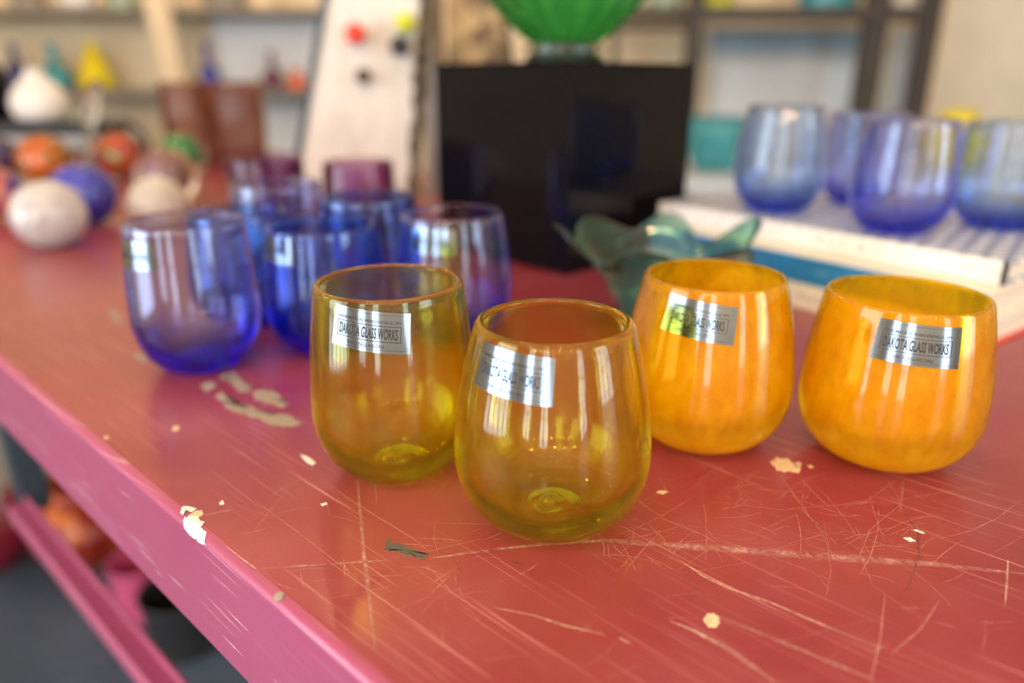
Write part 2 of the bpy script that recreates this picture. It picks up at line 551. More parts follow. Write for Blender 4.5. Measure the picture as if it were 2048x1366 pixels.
# ------------------------------------------------------------------ the room
def wall(name, axis, pos, a0, a1, openings, thick=0.12, outward=-1):
    """a wall along x (axis 'x') or y, with window openings [(c, w, z0, z1)]"""
    rects = []
    cuts = sorted(openings)
    cur = a0
    p0, p1 = (pos - thick, pos) if outward < 0 else (pos, pos + thick)
    def add(s, e, z0, z1):
        rects.append((s, e, p0, p1, z0, z1) if axis == 'x' else (p0, p1, s, e, z0, z1))
    for c, w, z0, z1 in cuts:
        add(cur, c - w / 2, 0, ZC); add(c - w / 2, c + w / 2, 0, z0); add(c - w / 2, c + w / 2, z1, ZC)
        cur = c + w / 2
    add(cur, a1, 0, ZC)
    o = boxes(name, rects, M['wall'])
    return tag(o, kind='structure')

tag(box('floor', X0, X1, Y0, Y1, -0.1, 0.0, M['floor'], b=0), kind='structure')
tag(box('ceiling', X0 - .12, X1 + .12, Y0 - .12, Y1 + .12, ZC, ZC + 0.1, M['ceiling'], b=0), kind='structure')
ow = lambda side: [(c, w, a, b) for s, c, w, a, b in WINDOWS if s == side]
wall('wall_back', 'x', Y1, X0, X1, [], outward=1)
wall('wall_rear', 'x', Y0, X0, X1, ow('rear'))
wall('wall_left', 'y', X0, Y0 - .12, Y1 + .12, ow('left'))
wall('wall_right', 'y', X1, Y0 - .12, Y1 + .12, ow('right'), outward=1)
for i, (side, c, w, z0, z1) in enumerate(WINDOWS):
    root = tag(empty('window_%d' % (i + 1)), kind='structure')
    def wb(a0, a1, d0, d1, za, zb, nm, mat):
        if side == 'rear': return box(nm, c + a0, c + a1, Y0 - d1, Y0 - d0, za, zb, mat, root, b=0)
        if side == 'left': return box(nm, X0 - d1, X0 - d0, c + a0, c + a1, za, zb, mat, root, b=0)
        return box(nm, X1 + d0, X1 + d1, c + a0, c + a1, za, zb, mat, root, b=0)
    h = w / 2
    for a0, a1, za, zb in ((-h, -h + .05, z0, z1), (h - .05, h, z0, z1), (-h, h, z0, z0 + .05), (-h, h, z1 - .05, z1)):
        wb(a0, a1, 0.03, 0.09, za, zb, 'window_frame', M['frame'])
    for k in range(1, max(2, round(w / .42))):
        x = -h + w * k / max(2, round(w / .42))
        wb(x - .016, x + .016, 0.04, 0.08, z0 + .05, z1 - .05, 'mullion', M['frame'])
    for k in (1, 2, 3, 4):
        z = z0 + (z1 - z0) * k / 5
        wb(-h + .05, h - .05, 0.045, 0.075, z - .014, z + .014, 'mullion', M['frame'])
    wb(-h + .04, h - .04, 0.058, 0.062, z0 + .04, z1 - .04, 'pane', M['pane'])

# ------------------------------------------------------------------ the red table
LD = Vector((-0.7276, 0.6860, 0))      # along the table's long edge, away
ND = Vector((0.6860, 0.7276, 0))       # across the table, away from the edge
E0 = Vector((-0.0496, 0.2068, 0))      # a point of the near edge
table = empty('workbench', (E0.x, E0.y, 0), math.atan2(LD.y, LD.x))
tag(table, 'worn red painted metal workbench with pink edge and rails', 'table')
# local frame: x along the edge (away), y to the left of it -> the table lies at negative y
T0, T1, TD = -1.0, 2.05, 0.98

def rounded_slab(name, x0, x1, y0, y1, z0, z1, r, mat, parent, n=6):
    """flat top with a rounded near lip along y1"""
    prof = [(y0, z0), (y0, z1)]
    for k in range(n + 1):
        a = math.pi / 2 * (1 - k / n)
        prof.append((y1 - r + r * math.cos(a), z1 - r + r * math.sin(a)))
    prof.append((y1, z0))
    m = len(prof)
    v = [(x0, y, z) for y, z in prof] + [(x1, y, z) for y, z in prof]
    f = [(k, (k + 1) % m, m + (k + 1) % m, m + k) for k in range(m)] + [tuple(range(m))[::-1], tuple(range(m, 2 * m))]
    return fix_normals(mesh_ob(name, v, f, mat, parent))

rounded_slab('tabletop', T0, T1, -TD, -0.0035, TZ - 0.004, TZ, 0.0035, M['top'], table)
ap = rounded_slab('apron', T0, T1, -0.012, 0.0, TZ - 0.066, TZ - 0.0004, 0.004, M['apron'], table)
box('apron', T0, T1, -TD, -TD + 0.012, TZ - 0.066, TZ - 0.004, M['apron'], table, b=0.001)
box('apron', T1 - 0.012, T1, -TD + 0.012, -0.012, TZ - 0.066, TZ - 0.004, M['apron'], table, b=0.001)
box('apron', T0, T0 + 0.012, -TD + 0.012, -0.012, TZ - 0.066, TZ - 0.004, M['apron'], table, b=0.001)
RY = -0.020
box('rail', -0.94, 0.74, RY - 0.028, RY - 0.006, TZ - 0.276, TZ - 0.258, M['apron'], table, b=0.003)
box('rail_flange', -0.94, 0.74, RY - 0.028, RY - 0.024, TZ - 0.258, TZ - 0.250, M['apron'], table, b=0.001)
box('rail', -0.94, 1.95, -TD + 0.05, -TD + 0.084, TZ - 0.278, TZ - 0.244, M['apron'], table, b=0.003)
box('rail_post', 0.735, 0.765, RY - 0.05, RY - 0.02, TZ - 0.275, TZ - 0.005, M['steel'], table, b=0.003)
for lx, ly, nm in ((-0.96, -0.06, 'apron'), (1.97, -0.06, 'steel'), (-0.96, -TD + .06, 'apron'), (1.97, -TD + .06, 'apron')):
    box('leg', lx - .02, lx + .02, ly - .02, ly + .02, 0, TZ - 0.005, M[nm], table, b=0.003)
TINV = Matrix.Translation((E0.x, E0.y, 0)) @ Matrix.Rotation(math.atan2(LD.y, LD.x), 4, 'Z')
TINV = TINV.inverted()
def tl(u, v, z=0.0):
    x, y = on_plane(u, v)
    p = TINV @ Vector((x, y, 0))
    return Vector((p.x, p.y, TZ + z))

# chips, patches and long score marks on the top
def chip(poly, mat, z=0.00025, jit=1.2):
    pts = []
    n = len(poly)
    for i in range(n):
        (ua, va), (ub, vb) = poly[i], poly[(i + 1) % n]
        for k in range(4):
            t = k / 4
            j = 0 if k == 0 else jit
            pts.append(tl(ua + (ub - ua) * t + R.uniform(-j, j), va + (vb - va) * t + R.uniform(-j, j)))
    c = sum(pts, Vector()) / len(pts)
    m = len(pts)
    def drape(x, y, h):
        e = y + 0.0045
        if e <= 0: return (x, y, TZ + h)
        a = min(e / 0.0045, math.pi / 2); ex = max(0, e - 0.0045 * math.pi / 2)
        return (x, -0.0045 + (0.0047 + h) * math.sin(a), TZ - 0.0045 + (0.0045 + h) * math.cos(a) - ex)
    v, f = [], []
    rings = [(1.0, 0.00003), (0.94, z), (0.7, z), (0.45, z), (0.2, z)]
    for k, h in rings:
        v += [drape(c.x + (p.x - c.x) * k, c.y + (p.y - c.y) * k, h) for p in pts]
    v.append(drape(c.x, c.y, z))
    for r_ in range(len(rings) - 1):
        f += [(r_ * m + k, r_ * m + (k + 1) % m, (r_ + 1) * m + (k + 1) % m, (r_ + 1) * m + k) for k in range(m)]
    q = (len(rings) - 1) * m
    f += [(q + k, q + (k + 1) % m, len(v) - 1) for k in range(m)]
    return mesh_ob('paint_chip', v, f, mat, table)
MW, MC, MD, MG = chip_mat('white_chip', (0.80, 0.80, 0.74)), chip_mat('cream_chip', (0.78, 0.58, 0.36)), chip_mat('dark_chip', (0.12, 0.10, 0.075)), chip_mat('grey_chip', (0.36, 0.29, 0.22))
chip([(360, 1046), (368, 1034), (382, 1032), (398, 1036), (410, 1046), (402, 1054), (412, 1062), (406, 1082), (396, 1078), (384, 1070), (370, 1060)], MW, jit=3)
chip([(360, 1024), (364, 1014), (374, 1012), (394, 1017), (382, 1024), (372, 1021), (366, 1029)], MW)
chip([(378, 1032), (388, 1024), (404, 1020), (407, 1027), (398, 1034)], MC)
chip([(438, 1005), (446, 1001), (448, 1008), (440, 1010)], MW)
chip([(641, 1008), (652, 1005), (655, 1009), (646, 1012)], MW)
chip([(768, 1094), (780, 1086), (798, 1086), (818, 1095), (840, 1103), (858, 1111), (850, 1117), (822, 1113), (795, 1105), (776, 1102)], MD, jit=3)
chip([(770, 1081), (780, 1077), (783, 1083), (774, 1086)], MD)
chip([(546, 1190), (560, 1183), (570, 1188), (564, 1197), (550, 1199)], MG)
chip([(1407, 1240), (1413, 1228), (1427, 1226), (1438, 1234), (1440, 1246), (1430, 1256), (1416, 1254)], MC)
chip([(1541, 922), (1552, 914), (1572, 917), (1586, 926), (1602, 938), (1596, 946), (1570, 944), (1552, 940)], MC, jit=3)
chip([(1586, 928), (1594, 924), (1605, 928), (1600, 934), (1590, 935)], MC)
chip([(1614, 932), (1622, 930), (1628, 934), (1620, 937)], MC)
chip([(1312, 985), (1322, 981), (1338, 984), (1326, 989)], MC)
chip([(1822, 1060), (1840, 1066), (1852, 1068), (1836, 1060)], MW)
chip([(1806, 1076), (1822, 1084), (1832, 1082), (1818, 1075)], MW)
chip([(344, 858), (350, 852), (360, 853), (356, 861), (348, 863)], MC)
chip([(206, 876), (212, 872), (218, 875), (213, 879)], MC)
chip([(440, 752), (462, 744), (482, 758), (500, 770), (498, 784), (478, 784), (462, 768)], MG, jit=4.5)
chip([(505, 786), (524, 778), (548, 784), (566, 798), (578, 808), (560, 814), (532, 806), (512, 800)], MG, jit=4.5)
chip([(400, 772), (416, 763), (432, 766), (432, 778), (412, 782)], MG, jit=4.5)
chip([(430, 790), (446, 786), (466, 806), (500, 812), (524, 824), (556, 828), (606, 846), (584, 854), (548, 852), (510, 836), (470, 824), (448, 808)], MG, jit=4.5)
chip([(214, 622), (230, 620), (246, 636), (240, 646), (222, 634)], MG, jit=4.5)
chip([(268, 708), (290, 708), (300, 722), (284, 728)], MG, jit=4.5)
chip([(600, 908), (616, 914), (632, 926), (624, 932), (610, 922)], MW)

def ribbon_pts(px, wpx, v, f, z):
    pts = []
    for (ua, va), (ub, vb) in zip(px, px[1:]):
        n = 5
        for k in range(n):
            pts.append((ua + (ub - ua) * k / n, va + (vb - va) * k / n))
    pts.append(px[-1])
    P = [tl(*p) for p in pts]
    n0 = len(v)
    for i, p in enumerate(P):
        d = (P[min(i + 1, len(P) - 1)] - P[max(0, i - 1)]).normalized()
        s = Vector((-d.y, d.x, 0))
        dep = 0.2 / (SP + (pts[i][1] - 683) / F_PX * CP)
        e = math.sin(math.pi * min(1, max(0.0, (i + 0.35) / (len(P) - 0.3)))) ** 0.5
        w = wpx * dep / F_PX * 0.5 * e * R.uniform(.75, 1.15)
        a, b = p + s * w, p - s * w
        a.y = min(a.y, -0.004); b.y = min(b.y, -0.004)
        v += [(a.x, a.y, TZ + z), ((a.x + b.x) / 2, (a.y + b.y) / 2, TZ + z), (b.x, b.y, TZ + z)]
    for i in range(len(P) - 1):
        k = n0 + 3 * i
        f.append((k, k + 1, k + 4, k + 3)); f.append((k + 1, k + 2, k + 5, k + 4))

def ribbons(name, lines, mat, z):
    v, f = [], []
    for px, w in lines:
        ribbon_pts(px, w, v, f, z)
    o = mesh_ob(name, v, f, mat, table)
    at_ = o.data.attributes.new('soft', 'FLOAT', 'POINT')
    at_.data.foreach_set('value', [1.0 if k % 3 == 1 else 0.0 for k in range(len(v))])
    return tag(o, kind='stuff')

ribbons('worn_streak', [
    ([(860, 1117), (1000, 1098), (1120, 1086), (1230, 1080), (1290, 1086)], 15),
    ([(1200, 1080), (1330, 1090), (1450, 1098), (1560, 1106), (1700, 1118), (1860, 1128), (2048, 1148)], 34),
    ([(512, 1138), (640, 1130), (775, 1121)], 10),
    ([(1345, 1243), (1440, 1288), (1500, 1330), (1560, 1372)], 22),
    ([(1430, 1230), (1600, 1300), (1760, 1366)], 16),
    ([(715, 960), (727, 1100), (738, 1190), (750, 1300)], 12)], smear_mat('dusty_pink_smear', (0.60, 0.29, 0.26), 0.85, 420, top=0.75), 0.00012)
ribbons('worn_streak', [
    ([(452, 1094), (475, 1112), (512, 1138)], 7), ([(405, 1031), (440, 1025), (464, 1020)], 4),
    ([(1352, 1115), (1405, 1152), (1460, 1178), (1540, 1205), (1680, 1265), (1770, 1300)], 8),
    ([(985, 1215), (1070, 1232), (1130, 1252), (1210, 1270)], 7), ([(1238, 1276), (1262, 1288)], 9),
    ([(1340, 1243), (1390, 1262), (1440, 1290)], 7), ([(2016, 1120), (2014, 1160), (2010, 1210)], 6)],
    smear_mat('cream_smear', (0.72, 0.48, 0.38), 1.1), 0.00016)
ribbons('dark_scuff', [
    ([(1788, 1008), (1815, 1034), (1836, 1068), (1838, 1110), (1826, 1150), (1798, 1204)], 5),
    ([(1590, 1020), (1650, 1062), (1720, 1108)], 5), ([(1020, 1122), (1042, 1130)], 7), ([(890, 1090), (925, 1148)], 4)],
    smear_mat('dark_smear', (0.10, 0.06, 0.06), 0.9), 0.00018)
lines = []
for k in range(330):
    u = R.uniform(380, 2040); v_ = R.uniform(880, 1350) if k % 4 else R.uniform(640, 900)
    if k % 3 == 0: u, v_ = R.uniform(1180, 1850), R.uniform(950, 1120)
    if 480 > u and v_ > 1030: continue
    a = R.choice([0.12, 0.55, -0.15, 0.9, 1.5, -0.5, 2.4]) + R.gauss(0, .18)
    ln = min(190, 35 + R.expovariate(1 / 55)); bend = R.gauss(0, .25)
    sc = (v_ - 150) / 850
    px = []
    for j in range(4):
        t = j / 3 - .5
        aa = a + bend * t
        px.append((u + ln * sc * t * math.cos(aa), v_ + ln * sc * .75 * t * math.sin(aa)))
    lines.append((px, R.uniform(0.7, 2.1) * (0.6 + 0.5 * sc)))
ribbons('fine_scratches', lines, smear_mat('fine_scratch_pale', (0.76, 0.40, 0.34), 0.95, 700, top=0.75), 0.00010)
lines = [([(505, 998), (600, 1068), (712, 1156)], 2.5), ([(645, 960), (690, 1010), (742, 1045)], 2.5), ([(640, 960), (660, 1030), (735, 1050)], 1.6),
         ([(650, 962), (700, 1000), (830, 1080), (860, 1105)], 3.5), ([(870, 1048), (868, 1080), (880, 1118)], 2), ([(860, 1045), (930, 1048), (1010, 1050)], 2),
         ([(770, 1120), (850, 1105), (1000, 1070)], 2), ([(1700, 960), (1850, 940), (2048, 905)], 3), ([(1400, 1000), (1560, 1020), (1800, 1000), (2048, 958)], 2.5),
         ([(1840, 935), (1960, 985), (2048, 1010)], 3.5), ([(1740, 955), (1800, 1010), (1740, 1060), (1720, 1110), (1745, 1170), (1900, 1280)], 2.5),
         ([(1880, 1200), (1840, 1260), (1780, 1310)], 6), ([(1770, 1190), (1760, 1280), (1740, 1366)], 6), ([(900, 1150), (860, 1190)], 3),
         ([(795, 1170), (700, 1190), (640, 1200)], 2.5), ([(600, 1160), (680, 1230)], 2), ([(510, 1060), (570, 985)], 1.8)]
ribbons('long_scratches', lines, smear_mat('long_scratch_pale', (0.72, 0.36, 0.30), 1.0, 500, top=0.6), 0.00014)

# score lines on the pink apron
v, f = [], []
for k in range(70):
    x = R.uniform(-0.30, 0.55); z = TZ - R.triangular(0.012, 0.064, 0.05); ln = R.uniform(.004, .05); w = R.uniform(.00012, .0005)
    s = R.gauss(0.0, .03)
    n = len(v)
    v += [(x, .0002, z), (x + ln * .5, .0002, z + w + s * ln * .5), (x + ln, .0002, z + s * ln), (x + ln * .5, .0002, z - w + s * ln * .5)]
    f.append((n, n + 1, n + 2, n + 3))
tag(mesh_ob('apron_scratches', v, f, smear_mat('pale_pink_scratch', (0.86, 0.62, 0.70), 1.2, 700, soft=False), table), kind='stuff')

# ------------------------------------------------------------------ tumblers
def out_r(z, H, rR, rB, zB, rb):
    if z < zB:
        return rb + (rB - rb) * math.sqrt(max(0, 1 - (1 - z / zB) ** 2))
    return rB + (rR - rB) * ((z - zB) / (H - zB)) ** 1.7

def tumbler_profile(H, rR, rB, zf, th=0.0020, floor_t=0.0070, bump=0.003):
    zB = zf * H; rb = 0.4 * rB
    P = [(0, 0.0028), (rb * .35, 0.0025), (rb * .65, 0.0014), (rb * .88, 0.0003)]
    n = 16
    for i in range(n + 1):
        z = zB * (i / n) ** 2
        P.append((out_r(z, H, rR, rB, zB, rb), z))
    n = 18
    rt = th * 0.62                      # fire-polished rim, a little fatter than the wall
    for i in range(1, n + 1):
        z = zB + (H - rt * 1.2 - zB) * i / n
        P.append((out_r(z, H, rR, rB, zB, rb), z))
    for k in range(1, 8):
        a = math.pi * k / 8
        P.append((rR - rt + rt * 1.12 * math.cos(a), H - rt * 1.1 + rt * 1.1 * math.sin(a)))
    for i in range(n, -1, -1):
        z = zB + (H - rt * 2.4 - zB) * i / n
        P.append((out_r(z, H, rR, rB, zB, rb) - th * (0.85 + 0.25 * (1 - i / n)), z))
    n = 14
    rbi = rb * 0.72
    def dish(r):                        # pontil bump and soft rings on the inner floor
        return bump * math.exp(-(r / 0.009) ** 2) + 0.00055 * math.sin(r * 1150.0)
    for i in range(n - 1, -1, -1):
        s = (i / n) ** 2
        z = floor_t + (zB - floor_t) * s
        r = rbi + (rB - th * 1.1 - rbi) * math.sqrt(max(0, 1 - (1 - s) ** 2))
        P.append((r, z + dish(r) * (1 - s)))
    for k in range(9, 0, -1):
        r = rbi * k / 10
        P.append((r, floor_t - 0.0006 * (1 - (r / rbi) ** 2) + dish(r)))
    P.append((0, floor_t - 0.0006 + dish(0)))
    return P

def text_polys(txt, bold=0.0):
    cu = bpy.data.curves.new('lettering_source', 'FONT')
    cu.body = txt; cu.size = 1.0; cu.offset = bold; cu.resolution_u = 3
    o = bpy.data.objects.new('lettering_source', cu)
    col.objects.link(o)
    bpy.context.view_layer.update()
    me = bpy.data.meshes.new_from_object(o.evaluated_get(bpy.context.evaluated_depsgraph_get()))
    vs_ = [(p.co.x, p.co.y) for p in me.vertices]
    fs_ = [tuple(p.vertices) for p in me.polygons]
    bpy.data.objects.remove(o); bpy.data.curves.remove(cu); bpy.data.meshes.remove(me)
    xs = [p[0] for p in vs_]; ys = [p[1] for p in vs_]
    x0, x1, y0, y1 = min(xs), max(xs), min(ys), max(ys)
    return [((x - x0) / (x1 - x0), (y - y0) / (y1 - y0)) for x, y in vs_], fs_

TXT = [(text_polys('HANDMADE IN WARDENSVILLE, WV', 0.006), (-0.86, 0.77, 0.42, 0.58)),
       (text_polys('DAKOTA GLASS WORKS', 0.022), (-0.80, 0.70, -0.33, 0.21)),
       (text_polys('DAKOTAGLASS.ORG', 0.006), (-0.54, 0.38, -0.76, -0.60))]

def frame_strip(x0, x1, y0, y1, tx, ty, n=10):
    v, f = [], []
    def strip(a, b, c, d):              # box a..b by c..d, cut along the longer side
        k = n if (b - a) > (d - c) else 2
        n0 = len(v)
        for i in range(k + 1):
            x = a + (b - a) * i / k
            v.extend([(x, c), (x, d)])
        for i in range(k):
            j = n0 + 2 * i
            f.append((j, j + 2, j + 3, j + 1))
    strip(x0, x1, y0, y0 + ty); strip(x0, x1, y1 - ty, y1)
    strip(x0, x0 + tx, y0 + ty, y1 - ty); strip(x1 - tx, x1, y0 + ty, y1 - ty)
    return v, f

def sticker(root, q, zf, x0, y0, phi, zc, tau, wd):
    H, rR, rB = q
    zB, rb = zf * H, 0.4 * rB
    a0 = math.atan2(-y0, -x0) + phi
    ht = wd / 1.95
    rc = out_r(zc, H, rR, rB, zB, rb)
    def wrap(x, y, off):
        sx, sy = x * wd / 2, y * ht / 2
        X = sx * math.cos(tau) - sy * math.sin(tau); Y = sx * math.sin(tau) + sy * math.cos(tau)
        z = zc + Y
        r = out_r(z, H, rR, rB, zB, rb) + off
        a = a0 + X / rc
        return (r * math.cos(a), r * math.sin(a), z)
    NX, NY = 16, 8
    v, f = [], []
    for off in (0.00022, 0.00030):
        for i in range(NX + 1):
            for j in range(NY + 1):
                v.append(wrap(-1 + 2 * i / NX, -1 + 2 * j / NY, off))
    m = (NX + 1) * (NY + 1)
    g = lambda i, j: i * (NY + 1) + j
    for i in range(NX):
        for j in range(NY):
            f.append((g(i, j), g(i, j + 1), g(i + 1, j + 1), g(i + 1, j)))
            f.append((m + g(i, j), m + g(i + 1, j), m + g(i + 1, j + 1), m + g(i, j + 1)))
    def skirt(a, b):
        k = len(v)
        v.extend([v[a], v[b], v[m + b], v[m + a]])
        f.append((k, k + 1, k + 2, k + 3))
    for i in range(NX):
        for j in (0, NY): skirt(g(i, j), g(i + 1, j))
    for j in range(NY):
        for i in (0, NX): skirt(g(i, j), g(i, j + 1))
    s = mesh_ob('sticker', v, f, M['foil'], root, smooth=True)
    tag(s, 'silver foil sticker with black print')
    for (pv, pf), (xa, xb, ya, yb) in TXT:
        mesh_ob('lettering', [wrap(xa + (xb - xa) * p[0], ya + (yb - ya) * p[1], 0.00037) for p in pv], pf, M['ink'], s)
    for x_0, x_1, y_0, y_1, tx, ty in ((-0.87, 0.78, -0.45, 0.33, 0.014, 0.030), (-0.93, 0.90, -0.86, 0.87, 0.006, 0.012)):
        pv, pf = frame_strip(x_0, x_1, y_0, y_1, tx, ty)
        mesh_ob('printed_border', [wrap(*p, 0.00037) for p in pv], pf, M['ink'], s)
    return s

def tumbler(name, x, y, H, rR, rB, zf, mat, label, group=None, z0=0.0, stk=None, seg=96, floor_t=0.0085, th=0.0020, seed=0, oval=0.010):
    root = empty(name, (x, y, TZ + z0 + 0.0003))
    tag(root, label, 'glass', group)
    rr = random.Random(seed + 11)
    p1, p2, p3 = (rr.uniform(0, 6.28) for _ in range(3))
    o1 = 0 if stk else oval
    def deform(px, py, pz):
        a = math.atan2(py, px); r = math.hypot(px, py)
        k = 1 + o1 * math.sin(2 * a + p1) * (pz / H)
        z = pz
        inner = r < out_r(min(pz, H), H, rR, rB, zf * H, .4 * rB) - th * .6 and pz > 0.004
        if inner and pz < 0.03:
            z += 0.0007 * math.sin(3 * a + p2) * min(1, r / .012) + 0.0005 * math.sin(2 * a + p3)
        return (px * k, py * k, z)
    bw = lathe('bowl', tumbler_profile(H, rR, rB, zf, th, floor_t), mat, root, seg, deform)
    at_ = bw.data.attributes.new('thin', 'FLOAT', 'POINT')
    def thinness(z):
        if z > H - 0.0036: return 0.0
        return 0.08 + 0.87 * min(1, max(0, (z - 0.012) / 0.014))
    at_.data.foreach_set('value', [thinness(p.co.z) for p in bw.data.vertices])
    if stk:
        sticker(root, (H, rR, rB), zf, x, y, *stk)
    return root

tumbler('tumbler', -0.0616, 0.3623, 0.1033, 0.0369, 0.0429, .36, M['lime'], 'straight-sided clear lime-yellow tumbler beside the round-bellied lime one', 'lime tumblers', stk=(-0.2564, 0.0896, -0.115, 0.0371), seed=1, floor_t=.0048, th=.0028)
tumbler('tumbler', 0.0187, 0.3143, 0.0986, 0.0349, 0.0459, .36, M['lime'], 'round-bellied clear lime-yellow tumbler between the straight-sided lime one and the orange ones', 'lime tumblers', stk=(-0.4687, 0.0853, -0.055, 0.0371), seed=2, floor_t=.0052, th=.0031)
tumbler('tumbler', 0.1109, 0.3978, 0.0976, 0.0376, 0.0475, .36, M['orange'], 'mottled orange tumbler in front of the ruffled teal bowl', 'orange tumblers', stk=(-0.1469, 0.0829, -0.105, 0.0371), seed=3)
tumbler('tumbler', 0.2069, 0.3777, 0.0925, 0.0396, 0.0475, .36, M['orange'], 'squat mottled orange tumbler in front of the stacked books', 'orange tumblers', stk=(0.20, 0.0779, -0.045, 0.0385), seed=4)
BG = 'blue tumblers on the red table'
tumbler('tumbler', -0.2258, 0.5133, 0.1068, 0.0390, 0.0437, .38, M['blue'], 'pale blue tumbler with silver sticker, nearest the pink table edge', BG, stk=(-0.9432, 0.0891, 0.0255, 0.037), seed=5)
tumbler('tumbler', -0.2284, 0.6221, 0.0938, 0.0386, 0.0458, .38, M['cobalt'], 'blue tumbler without sticker, right behind the pale blue one with sticker', BG, seed=6)
tumbler('tumbler', -0.1416, 0.5509, 0.0965, 0.0400, 0.0457, .38, M['cobalt'], 'deep cobalt tumbler with silver sticker, between the pale blue and purple-rimmed ones', BG, stk=(-0.9328, 0.0844, -0.0061, 0.037), seed=7)
tumbler('tumbler', -0.2297, 0.7388, 0.1019, 0.0423, 0.0450, .38, M['blue'], 'blue tumbler without sticker, in front of the purple tumblers', BG, seed=8)
tumbler('tumbler', -0.1263, 0.6581, 0.1009, 0.0402, 0.0450, .38, M['cobalt'], 'cobalt tumbler without sticker, between the cobalt one with sticker and purple ones', BG, seed=9)
tumbler('tumbler', -0.0468, 0.5805, 0.1002, 0.0389, 0.0462, .38, M['blue'], 'blue tumbler with purple rim and bright sticker, beside the black cube', BG, stk=(-0.3796, 0.0847, -0.0401, 0.037), seed=10)
PG = 'purple tumblers behind the blue ones'
tumbler('tumbler', -0.3000, 0.9304, 0.1058, 0.0450, 0.0460, .38, M['violet'], 'purple tumbler beside the paperweights', PG, seed=12)
tumbler('tumbler', -0.1861, 0.9254, 0.1016, 0.0418, 0.0450, .38, M['violet'], 'purple tumbler in front of the whitewashed board', PG, seed=13)
KG = 'blue tumblers on the books'
BK = 0.0656
tumbler('tumbler', 0.2755, 0.7870, 0.1053, 0.0360, 0.0453, .38, M['paleblue'], 'pale blue tumbler on the far end of the book spine', KG, z0=BK, seed=14)
tumbler('tumbler', 0.3830, 0.8348, 0.0965, 0.0400, 0.0430, .38, M['blue'], 'blue tumbler at the back of the book cover', KG, z0=BK, seed=15)
tumbler('tumbler', 0.3486, 0.6780, 0.0982, 0.0375, 0.0440, .38, M['blue'], 'blue tumbler near the middle of the book spine', KG, z0=BK, seed=16)
tumbler('tumbler', 0.4560, 0.6982, 0.0947, 0.0430, 0.0460, .38, M['paleblue'], 'pale blue tumbler by the short side of the top book', KG, z0=BK, seed=17)

# ------------------------------------------------------------------ books
SD = math.radians(126)
def book(x, y, z0, z1, length, depth, spine, cover, label, back_edge=None, turn=0.0):
    """corner (x, y): spine runs away along SD, cover reaches to the right of it; local x = depth, local y = along the spine"""
    a = SD - math.pi / 2 + turn
    root = empty('book', (x, y, TZ), a)
    tag(root, label, 'book', 'stacked books')
    t = 0.0024
    h = z1 - z0
    zc = (z0 + z1) / 2
    boxy = lambda nm, x0_, x1_, y0_, y1_, za, zb, m, b=0.0006: box(nm, x0_ - depth / 2, x1_ - depth / 2, y0_ - length / 2, y1_ - length / 2, za - zc, zb - zc, M[m], root, b=b, loc=(depth / 2, length / 2, zc))
    boxy('cover', 0.003, depth, 0, length, z1 - t, z1, cover)
    boxy('cover', 0.003, depth, 0, length, z0, z0 + t, back_edge or cover)
    boxy('page_block', 0.003, depth - 0.004, 0.004, length - 0.004, z0 + t, z1 - t, 'pages', 0.0003)
    sp = box('spine', -length / 2, length / 2, -0.0015, 0.0015, -h / 2, h / 2, M[spine], root, b=0.0008, loc=(0.0015, length / 2, zc), rot=(0, 0, math.pi / 2))
    return root
book(0.3492, 0.5310, 0.0000, 0.0228, 0.34, 0.27, 'spine_cream', 'cover_cream', 'cream-spined book with red back cover at the bottom of the stack', 'cover_red')
book(0.3492, 0.5310, 0.0230, 0.0474, 0.34, 0.26, 'spine_blue', 'cover_cream', 'blue-spined book in the middle of the stack')
tb = book(0.3770, 0.5560, 0.0476, 0.0654, 0.36, 0.27, 'spine_white', 'cover', 'white-spined large book on top of the stack under blue tumblers')
box('spine_band', 0.0001, 0.0035, 0.0002, 0.0040, 0.0470, 0.0652, M['ink'], tb, b=0, loc=(-0.0004, -0.0004, 0.0004))

# ------------------------------------------------------------------ ruffled teal bowl
def ruffle(px, py, pz):
    a = math.atan2(py, px); r = math.hypot(px, py)
    k = max(0, (r - 0.030) / 0.045)
    w = math.sin(6 * a + 0.6) * k * k
    rr_ = r * (1 + 0.14 * w)
    return (rr_ * math.cos(a), rr_ * math.sin(a), pz + 0.011 * w * math.cos(0.4) + 0.006 * k * k * math.sin(4 * a + 1))
outer = smooth_profile([(0, 0.003), (0.020, 0.0), (0.026, 0.002), (0.027, 0.010), (0.034, 0.026), (0.046, 0.046), (0.060, 0.062), (0.076, 0.072)], 5)
inner = [(max(0, r - 0.0026), z + 0.0024) for r, z in outer if z > 0.009 or r < 0.001][::-1]
inner = [(r, max(z, 0.010)) for r, z in inner if r > 0.002]
rb_ = empty('ruffled_bowl', (0.118, 0.600, TZ + 0.0003))
tag(rb_, 'ruffled teal-green glass bowl with fluted rim', 'bowl')
lathe('bowl_wall', outer + inner + [(0, 0.010)], M['teal_glass'], rb_, 120, ruffle)

